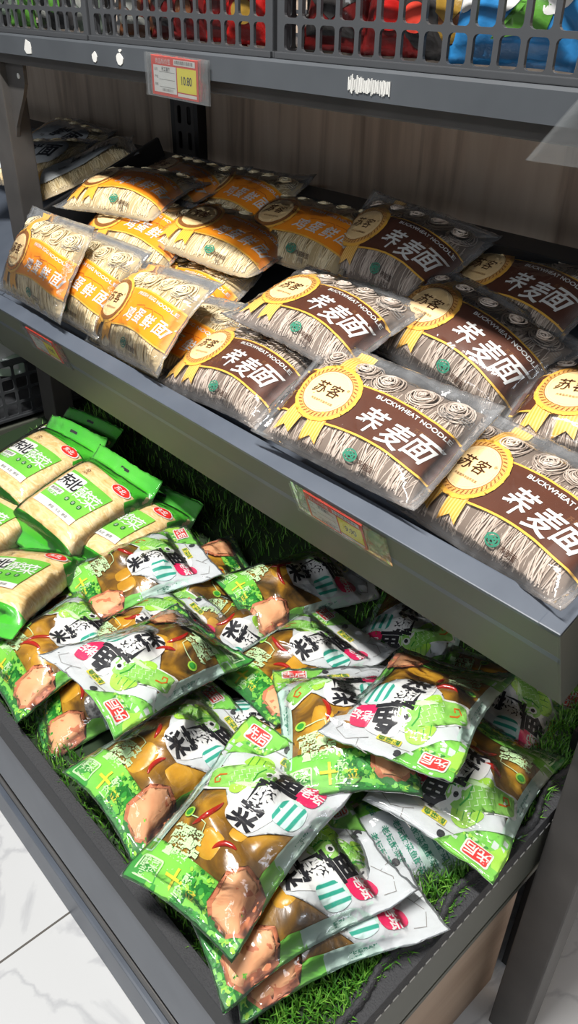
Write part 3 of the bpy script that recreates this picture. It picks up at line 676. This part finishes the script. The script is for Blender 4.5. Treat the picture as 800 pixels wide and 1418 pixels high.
# lower display base with its bin
bs = thing('display_stand', 'dark steel base with slatted front carrying the turf-lined bin', 'display stand', T3(-1.2, .7, 0))
MB(BIN).box(-1.76, RX, .0, .9, -.03, -.012, 0).build('bin_tray', M['black'], bs)
MB().box(-4, RX, .262, .285, .185, .375, .006).build('front_bar', M['steel'], bs)
MB().box(-4, RX, .258, .285, .0, .105, .004).build('front_bar', M['steel'], bs)
MB().box(-4, RX, .266, .285, .118, .150, .003).build('front_bar', M['post'], bs)
MB().box(-4, -1.785, .30, 1.1, .52, .541, .003).build('next_bay_deck', M['face'], bs)
MB().box(-4, RX - .01, .30, .315, .02, .49, 0).build('inner_panel', M['black'], bs)
MB(BIN).box(RX - .016, RX + .006, -.01, .9, -.125, .006, .003).build('side_rail', M['face'], bs)
MB(BIN).box(RX - .028, RX - .014, .02, .9, -.205, -.10, 0).build('inner_rail', M['post'], bs)
MB().box(RX - .04, RX - .024, .29, .76, .0, .36, .001).build('side_panel', M['wood2'], bs)
MB(BIN).box(RX - .014, RX - .008, .03, .5, -.207, -.194, .001).build('edge_strip', M['face'], bs)
MB().box(RX - .03, RX - .01, .80, 1.14, 0, .62, 0).build('rear_side_panel', M['black'], bs)

# ================================================================== TURF MAT
tm = thing('turf_mat', 'bright green artificial turf mat lining the bin under the pickle bags', 'turf mat', T3(-.9, .6, .52))
def to_local(o_root, P):
    inv = np.array(o_root.matrix_basis.inverted()); return P @ inv[:3, :3].T + inv[:3, 3]
def on(fr, P): A = np.array(fr); return P @ A[:3, :3].T + A[:3, 3]
MB(BIN).box(-1.75, RX - .004, .006, .88, -.011, -.001, 0).build('backing', M['turf'], tm)
mb = MB(BIN); mb.box(-1.75, RX - .006, -.014, .004, -.105, .014, .004); mb.build('front_edge', M['liner'], tm)
MB(BIN).box(RX - .022, RX + .0075, .0, .88, .0058, .0095, .001).box(RX + .0055, RX + .0085, .0, .88, -.020, .0095, .001).build('side_flap', M['liner'], tm)
mb = MB(BIN)
for i in range(58): d = .01 + .0145 * i; mb.box(RX + .0082, RX + .0092, d, d + .009, -.0185, -.0155, 0)
mb.build('stitching', M['paper'], tm)
g = random.Random(8)
def scallop():
    V = []; F = []; n = 190
    for i in range(n):
        d = .0 + .86 * i / (n - 1); x = RX - .010 + .006 * math.sin(d * 34) + .004 * math.sin(d * 61 + 1); k = .005 * abs(math.sin(i * 1.05))
        for q in range(6):
            a = PI * q / 5; V.append((x - .0045 * math.cos(a) * (1 + k * 60), d, .009 + (.009 + k) * math.sin(a)))
    for i in range(n - 1):
        for q in range(5): a = i * 6 + q; F.append((a, a + 1, a + 7, a + 6))
    return on(BIN, np.array(V)), F
V, F = scallop(); link_mesh('side_edge', to_local(tm, V), F, M['liner'], None, tm, True)
def blades(zones):
    V = []; F = []
    for (x0, x1, d0, d1, n, h0, h1) in zones:
        for _ in range(n):
            x, d = g.uniform(x0, x1), g.uniform(d0, d1)
            if x > RX - .02: x += .006 * math.sin(d * 34)
            h = g.uniform(h0, h1); a = g.uniform(0, 2 * PI); le = g.uniform(.1, .9) * h; w = .0011
            dx, dy = math.cos(a), math.sin(a); b = len(V)
            V += [(x - dy * w, d + dx * w, 0), (x + dy * w, d - dx * w, 0), (x + dx * le * .4 - dy * w * .8, d + dy * le * .4 + dx * w * .8, h * .62), (x + dx * le * .4 + dy * w * .8, d + dy * le * .4 - dx * w * .8, h * .62), (x + dx * le, d + dy * le, h)]
            F += [(b, b + 1, b + 3, b + 2), (b + 2, b + 3, b + 4)]
    return on(BIN, np.array(V)), F
V, F = blades([(RX - .07, RX - .010, .01, .86, 5600, .012, .026), (RX - .018, RX - .004, .01, .86, 1100, .012, .020), (-1.7, RX - .07, .005, .05, 2600, .010, .020), (-1.7, RX - .07, .42, .88, 6500, .012, .024), (RX - .16, RX - .07, .05, .42, 900, .01, .02)])
bl = link_mesh('grass_blades', to_local(tm, V), F, M['grass'], None, tm, False); bl['kind'] = 'stuff'

# ================================================================== NOODLE PACKS
BG, OG = 'buckwheat noodle packs on the tilted tray', 'egg noodle packs on the tilted tray'
buck = [
 ('brown buckwheat noodle pack at the tray lip above the middle price tag', (-0.602, 0.692, 1.010, 1.8, 8.9, 1.2)),
 ('brown buckwheat noodle pack in the tray corner, nearest the shelf end', (-0.388, 0.719, 0.978, -8, 9, -7)),
 ('brown buckwheat noodle pack lying half in shadow across the second row', (-0.619, 0.898, 1.068, -6.9, 9.6, 6.3)),
 ('brown buckwheat noodle pack of the second row, cut off at the right edge, medal showing', (-0.366, 0.889, 1.048, 10, 4, -1.7)),
 ('sunlit brown buckwheat noodle pack beside the flat orange egg noodle pack', (-0.819, 0.81, 1.069, -3.9, -2.0, -2.2)),
 ('smallest-looking brown buckwheat pack at the lip beside the orange packs', (-0.899, 0.714, 0.983, -0.2, 4.0, -6.6)),
 ('shaded dark brown buckwheat pack against the back rail, left of its twin', (-0.847, 0.999, 1.131, -5.3, 11.3, -0.3)),
 ('shaded dark brown buckwheat pack against the back rail, at the right edge', (-0.630, 1.035, 1.106, -9.4, 11.4, -7.3)),
]
for i, (lb, ps) in enumerate(buck): noodle_pack('buck', lb, ps, 100 + i * 7, BG)
egg = [
 ('orange egg noodle pack propped upright at the far left, beside the dark post', (-1.426, 0.667, 1.037, -2.6, 35.7, -3.6)),
 ('orange egg noodle pack with whole gold medal, propped at the tray lip', (-1.337, 0.695, 1.022, -0.5, 29.5, -1.2)),
 ('orange egg noodle pack at the lip, medal hidden, next to the brown packs', (-1.124, 0.69, 1.014, -2.9, 25.6, -8.0)),
 ('flat orange egg noodle pack, half sunlit, behind the propped orange packs', (-1.165, 0.905, 1.095, 4.0, -2.3, 5.2)),
 ('shaded orange egg noodle pack with curved noodle window beside the black divider', (-1.442, 0.879, 1.135, 11.4, -3.0, 0.7)),
 ('shaded orange egg noodle pack at the back, gold strap and medal showing', (-1.275, 1.023, 1.131, -2.8, 6.9, -3.4)),
 ('shaded orange egg noodle pack squeezed against the dark brown buckwheat packs', (-1.04, 0.985, 1.120, 3.3, 6, 0.1)),
 ('shaded orange egg noodle pack deepest in the back left corner', (-1.436, 1.0, 1.137, -4.9, -2, -1.5)),
 ('orange egg noodle pack lying under the propped pack next to the brown ones', (-1.09, 0.72, 0.975, 8, 20, 0.0)),
 ('orange egg noodle pack mostly hidden behind the propped packs, noodle window showing', (-1.36, 0.845, 1.082, 6, 12, 3.8)),
 ('orange egg noodle pack lying under the front of the flat half-sunlit one', (-1.185, 0.815, 1.010, 4, 9, 0.0)),
]
for i, (lb, ps) in enumerate(egg): noodle_pack('egg', lb, ps, 300 + i * 7, OG)
plain = [
 ('white printed noodle pack leaning on the far side of the black divider', (-1.735, 0.93, 1.125, 62, -6, -4)),
 ('white printed noodle pack behind the dark post, lying on the next tray', (-1.90, 0.90, 1.125, 20, 8, 0)),
 ('white printed noodle pack deepest in the next tray, against the back rail', (-1.99, 1.03, 1.145, -4, 4, 0)),
]
for i, (lb, ps) in enumerate(plain): noodle_pack('plain', lb, ps, 500 + i * 7, 'white noodle packs on the next tray')

# ================================================================== PICKLE BAGS AND CABBAGE PACKS
bags = [
 ('mustard pickle bag upside down, pile top beside the cabbage packs, grey packet inside', (-0.752, 0.412, 0.656, 184, 22, -4.5), dict(packet=True)),
 ('mustard pickle bag with long red chilies beside the black front edge', (-0.633, 0.386, 0.592, -1.5, -7, 4.8), {}),
 ('mustard pickle bag on top in the middle, red logo upright in its corner', (-0.505, 0.562, 0.644, 51, -11, 2), {}),
 ('large mustard pickle bag hanging nearest over the black front edge', (-0.471, 0.370, 0.626, 11, 5, 1), {}),
 ('mustard pickle bag at the front corner, white panel fully lit, beside the turf', (-0.397, 0.381, 0.576, -13, -5, 3), {}),
 ('mustard pickle bag upside down on top, half in the shade of the tray', (-0.420, 0.628, 0.674, 198, 16, 6), {}),
 ('mustard pickle bag upside down on the turf at the bin side', (-0.334, 0.634, 0.605, 190, 14, -7), {}),
 ('mustard pickle bag at the far left, in front of the cabbage packs', (-0.955, 0.384, 0.574, -1.1, 0, 1.7), {}),
 ('dark mustard pickle bag at the front edge under the upside-down bag', (-0.852, 0.402, 0.543, -19, 6, 0), dict(packet=True)),
 ('mustard pickle bag with green shoulder sticking up behind the upside-down bag', (-0.868, 0.495, 0.590, -0.8, -1.3, 0), {}),
 ('mustard pickle bag lying between the cabbage packs and the pile', (-1.002, 0.565, 0.600, -14.3, 0, 0), {}),
 ('mustard pickle bag wedged behind the pile, only its tan root picture end showing', (-0.940, 0.610, 0.568, 165, 6, -4), {}),
 ('dark shaded mustard pickle bag at the back, under the tray', (-0.80, 0.76, 0.592, -14, -6, .7), {}),
 ('mustard pickle bag turned sideways in the pile, magenta badge showing', (-0.775, 0.605, 0.560, -65.8, -6, -2), {}),
 ('mustard pickle bag on the shade line behind the upright-logo bag', (-0.662, 0.645, 0.580, -1.8, -6, -1.7), {}),
 ('mustard pickle bag lowest at the front corner, lying on the turf', (-0.362, 0.402, 0.550, -22, -1, 1), {}),
 ('dark mustard pickle bag deepest in the back right corner under the tray end', (-0.40, 0.80, 0.570, -70.2, 0, 0), {}),
 ('pickle bag lying face down at the turf side, teal text on silver back', (-0.364, 0.560, 0.557, -14, 2, 2), dict(back=True)),
 ('shaded mustard pickle bag at the back under the tray, between two dark bags', (-0.600, 0.84, 0.575, 205, 4, 0), {}),
 ('mustard pickle bag buried under the middle of the pile', (-0.600, 0.50, 0.560, 150, 2, 0), {}),
 ('mustard pickle bag buried at the left, under the far left bag', (-1.03, 0.45, 0.545, 20, 2, 0), {}),
]
for i, (lb, ps, kw) in enumerate(bags): mustard_bag(lb, ps, 700 + i * 13, **kw)
cab = [
 ('cabbage pack farthest back beside the dark post, lit, its label whole', (-1.409, 0.563, 0.627, 8, 5.0, 3.2)),
 ('middle cabbage pack, label whole, lying on top of the group', (-1.222, 0.568, 0.622, 5.8, 4.1, 4.4)),
 ('cabbage pack at the group end next to the mustard pickle pile', (-1.142, 0.605, 0.588, 11, -3, 0.5)),
 ('cabbage pack nearest the front, cut off by the left edge', (-1.135, 0.375, 0.575, 30, -14, -5.4)),
 ('cabbage pack under the others at the left edge, red oval showing', (-1.345, 0.43, 0.570, 12, 4, 0)),
 ('cabbage pack at the very back, dark green top with hanging slot', (-1.50, 0.65, 0.592, 8, 4, 0)),
]
for i, (lb, ps) in enumerate(cab): cabbage_pack(lb, ps, 900 + i * 11)

# ================================================================== CRATES ON THE TOP SHELF AND WHAT IS IN THEM
def crate(x0, x1, label, z0=1.4005, y0=.742, depth=.34, rows=4, side=None):
    t = thing('plastic_crate', label, 'crate', T3((x0 + x1) / 2, y0 + depth / 2, z0), 'black plastic crates')
    n = round((x1 - x0 - .02) / .0305); px = (x1 - x0 - .02) / n; H = rows * .034 + .02
    def panel(nm, a, b, cols, ya, M4):
        w = (b - a) / cols; V, F = slots(cols, rows, a, .006, w, .034, .0034, .0030, .0050, 0, .004)
        o = link_mesh(nm, on(M4, np.array(V)), F, M['crate'], None, t, False); return o
    hx, hy = (x1 - x0) / 2, depth / 2
    panel('front_grid', -hx + .01, hx - .01, n, 0, Matrix.Translation((0, -hy, 0)))
    panel('rear_grid', -hx + .01, hx - .01, n, 0, Matrix.Translation((0, hy - .004, 0)))
    for s in (-1, 1):
        panel('side_grid', -hy + .01, hy - .01, 11, 0, Matrix.Translation((s * hx - (.004 if s > 0 else 0), 0, 0)) @ Matrix.Rotation(PI / 2, 4, 'Z') @ Matrix.Translation((0, -.004 if s < 0 else -.0, 0)))
    mb = MB(Matrix.Translation((t.location if False else Vector(((x0 + x1) / 2, y0 + depth / 2, z0)))))
    for sx in (-1, 1):
        for sy in (-1, 1): mb.box(sx * hx - (.012 if sx > 0 else 0), sx * hx + (.012 if sx < 0 else 0), sy * hy - (.012 if sy > 0 else 0), sy * hy + (.012 if sy < 0 else 0), 0, H, .002)
    for z in (0, H - .014):
        mb.box(-hx, hx, -hy - .004, -hy + .004, z, z + (.007 if z == 0 else .014), .001); mb.box(-hx, hx, hy - .004, hy + .004, z, z + (.007 if z == 0 else .014), .001)
        mb.box(-hx - .003, -hx + .004, -hy, hy, z, z + (.007 if z == 0 else .014), .001); mb.box(hx - .004, hx + .003, -hy, hy, z, z + (.007 if z == 0 else .014), .001)
    mb.box(-hx, hx, -hy, hy, 0, .004, 0)
    mb.build('crate_body', M['crate'], t)
    return t
crate(-.846, -.296, 'black plastic crate at the right of the top shelf, red and blue pouches inside')
crate(-1.292, -.854, 'black plastic crate in the middle of the top shelf, dark and shiny red pouches inside')
crate(-1.742, -1.300, 'black plastic crate at the left of the top shelf, pale pouches inside')
def pouch(label, x, y, z, w, h, m, m2, seed, yaw=0, tilt=12, art=None, group='pouches standing in the top crates', name='food_pouch', fr=None):
    r = random.Random(seed); T = Matrix.Translation((x, y, z)) @ Matrix.Rotation(math.radians(yaw), 4, 'Z') @ Matrix.Rotation(math.radians(90 - tilt), 4, 'X') @ Matrix.Translation((0, h / 2, 0))
    p = Pack(name, label, 'food pouch', group, T, w, h, w * .9, h * .84, .02, 4, 4, seed, crin=(.003, .008), bend=.5, boxy=.6)
    p.film('pouch_body', M[m], 20, 20, .001, .016)
    its = []
    if art == 'waves':
        for k in range(5):
            bx, by = -w * .3 + w * .16 * k, h * (-.05 + .1 * (k % 2)); its.append((poly(smooth_poly([(bx - .012, by - .02), (bx, by - .022), (bx + .012, by - .01), (bx + .013, by + .012), (bx + .004, by + .02), (bx + .006, by + .008), (bx - .002, by + .004), (bx - .008, by + .012)])), M['white'], 4))
        its.append((poly([(-w * .1, -h * .36), (w * .3, -h * .3), (w * .42, h * .1), (w * .32, h * .12), (w * .1, -h * .2)]), M['pgreen'], 4))
    elif art == 'bands':
        its += [(poly(rrect(-w * .46, w * .46, -h * .1, h * .22, .004)), M[m2], 4), (poly(ell(0, -h * .25, w * .25, h * .1)), M[m2], 4)]
    else:
        its += [(poly([(-w * .45, -h * .1), (w * .1, -h * .3), (w * .45, -h * .12), (w * .45, h * .1), (0, h * .02), (-w * .45, h * .14)]), M[m2], 4), (poly(rrect(-w * .4, w * .4, -h * .40, -h * .33, .003)), M[m2], 4)]
    o = p.prints('front_print', its)
    return p
tops = [
 ('dark red pouch at the left end of the right crate', -0.8, 'pdred', 'pdark', None, .10), ('maroon pouch second in the right crate', -0.7, 'pdred', 'pred', 'bands', .09), ('brown and gold pouch half hidden by the blue one', -0.625, 'pbrown', 'pgold', None, .08),
 ('bright red pouch with dark top in the right crate', -0.66, 'pdark', 'tagred', 'bands', .09), ('blue pouch with white wave pattern in the right crate', -0.545, 'pblue', 'pblue', 'waves', .15),
 ('shiny red foil pouch at the right end of the middle crate', -0.955, 'pred', 'pgold', 'bands', .085), ('scarlet foil pouch beside the shiny red one', -1.02, 'pred', 'pdred', None, .085),
 ('dark red pouch in the middle crate', -1.09, 'pdred', 'pbrown', 'bands', .08), ('deep maroon pouch in the middle crate', -1.15, 'pdred', 'pdark', None, .08),
 ('brown red pouch left of the maroon one', -1.2, 'pbrown', 'pdred', 'bands', .08), ('olive and white pouch in the middle crate', -1.235, 'pbrown', 'pwhite', None, .08),
 ('grey white pouch at the right end of the left crate', -1.38, 'pmint', 'pwhite', None, .08), ('dark green pouch in the left crate', -1.46, 'pdark', 'pgreen', 'bands', .09),
 ('white pouch with grey patch in the left crate', -1.54, 'pdark', 'pwhite', None, .09), ('green pouch in the left crate', -1.62, 'pgreen', 'pmint', 'bands', .09), ('black pouch at the left end of the left crate', -1.69, 'pdark', 'pmint', None, .10),
]
for i, (lb, x, m1, m2, art, w) in enumerate(tops): pouch(lb, x, .79, 1.407, w, .15, m1, m2, 1200 + i, yaw=RNG.uniform(-8, 8), tilt=RNG.uniform(5, 16), art=art)
# crate of the next bay, low at the left
crate(-2.42, -1.79, 'black plastic crate low in the next bay behind the post', z0=.555, y0=.52, depth=.42, rows=4)
for i, (x, y, w, m1, m2) in enumerate(((-1.875, .69, .17, 'pmint', 'pwhite'),)):
    pouch('pale green pouch lying in the low crate behind the post', x, y, .645, w, .16, m1, m2, 1300 + i, yaw=50, tilt=45, group=None)

# ================================================================== PRICE TAGS
def tag(label, M4, w, h, sw, sh_, ox, price, seed, skew=0.):
    r = random.Random(seed); t = thing('price_tag', label, 'price tag', M4, 'price tags in clear sleeves')
    def put(nm, items, z, parent):
        mats = []; V = []; F = []; MI = []; off = 0
        for fl, m, lay in items:
            if m not in mats: mats.append(m)
            V.append(np.column_stack([fl.V, np.full(len(fl.V), z + .0003 * lay)])); F += [tuple(i + off for i in f) for f in fl.F]; MI += [mats.index(m)] * len(fl.F); off += len(fl.V)
        return link_mesh(nm, np.concatenate(V), F, mats, MI, parent, False)
    x0, x1, y0, y1 = -w / 2, w / 2, -h / 2, h / 2
    me = MB().box(x0, x1, y0, y1, -.0006, 0, 0); card = me.build('card', M['tagred'], None); card.parent = t
    R = lambda a, b, c, d: poly([(x0 + a * w, y0 + c * h), (x0 + b * w, y0 + c * h), (x0 + b * w, y0 + d * h), (x0 + a * w, y0 + d * h)], 1)
    its = [(R(.05, .55, .08, .76), M['white'], 1), (R(.57, .97, .16, .76), M['tagyellow'], 1), (R(.57, .97, .05, .13), M['white'], 1), (R(.50, .95, .81, .95), M['white'], 1)]
    put('printed_fields', its, .0002, card)
    tx = [(text('商品标价签', h * .15, x0 + .27 * w, y0 + .87 * h), M['white'], 1), (text(price, h * .30, x0 + .77 * w, y0 + .46 * h, 0, .01, 0, .8), M['ink'], 1)]
    for k in range(3): tx += [(text(['品名', '产地', '规格'][k], h * .085, x0 + .11 * w, y0 + (.66 - .19 * k) * h), M['grey'], 1), (R(.18, .52, .60 - .19 * k, .612 - .19 * k), M['grey'], 1)]
    tx += [(text('手工面条', h * .11, x0 + .33 * w, y0 + .68 * h, 0, .01), M['ink'], 1)]
    for k in range(16): a = .53 + .024 * k; tx.append((R(a, a + r.uniform(.006, .014), .84, .93), M['ink'], 1))
    for k in range(12): a = .24 + .02 * k; tx.append((R(a, a + r.uniform(.005, .012), .12, .19), M['grey'], 1))
    put('lettering', tx, .0004, card)
    n, mm = 16, 10; gx = np.linspace(-sw / 2, sw / 2, n) + ox; gy = np.linspace(-sh_ / 2, sh_ / 2, mm); u, v = [a.ravel() for a in np.meshgrid(gx, gy)]
    u = u + skew * (v / sh_ + .5) * np.clip((ox - u) / (sw / 2), 0, 1)
    cf = crease_field(r, 5, 60, 160); z = .0016 + .003 * cf(u, v) * np.clip(np.abs(u - ox) / (w * .5), .15, 1.2)
    F = [(j * n + i, j * n + i + 1, j * n + n + i + 1, j * n + n + i) for j in range(mm - 1) for i in range(n - 1)]; k = n * mm
    V = np.concatenate([np.column_stack([u, v, z]), np.column_stack([u, v, np.full_like(u, -.0010)])]); F += [tuple(k + i for i in f[::-1]) for f in F]
    link_mesh('plastic_sleeve', V, F, M['sleeve'], None, t, True)
def upright(x, y, z, lean=0, roll=0): return Matrix.Translation((x, y, z)) @ Matrix.Rotation(math.radians(90 + lean), 4, 'X') @ Matrix.Rotation(math.radians(roll), 4, 'Z')
tag('red and yellow price tag in a clear sleeve hanging from the top shelf rail', upright(-1.046, .7255, 1.366, 0, -1), .112, .050, .152, .055, .006, '10.80', 1)
tag('price tag in a torn clear sleeve on the top shelf, cut by the right edge', upright(-.352, .7255, 1.366, 0, 1), .10, .052, .212, .056, -.002, '10.80', 2, .045)
def onface(x, n, roll=0): return TRAY @ Matrix.Translation((x, -.0012, n)) @ Matrix.Rotation(PI / 2, 4, 'X') @ Matrix.Rotation(math.radians(roll), 4, 'Z')
tag('price tag taped in the middle of the tilted tray front under the buckwheat packs', onface(-.580, -.036, -1), .105, .050, .17, .056, .008, '9.90', 3)
tag('price tag on the tray front at the left, under the propped orange packs', onface(-1.365, -.036, 0), .105, .050, .16, .056, .01, '9.90', 4)
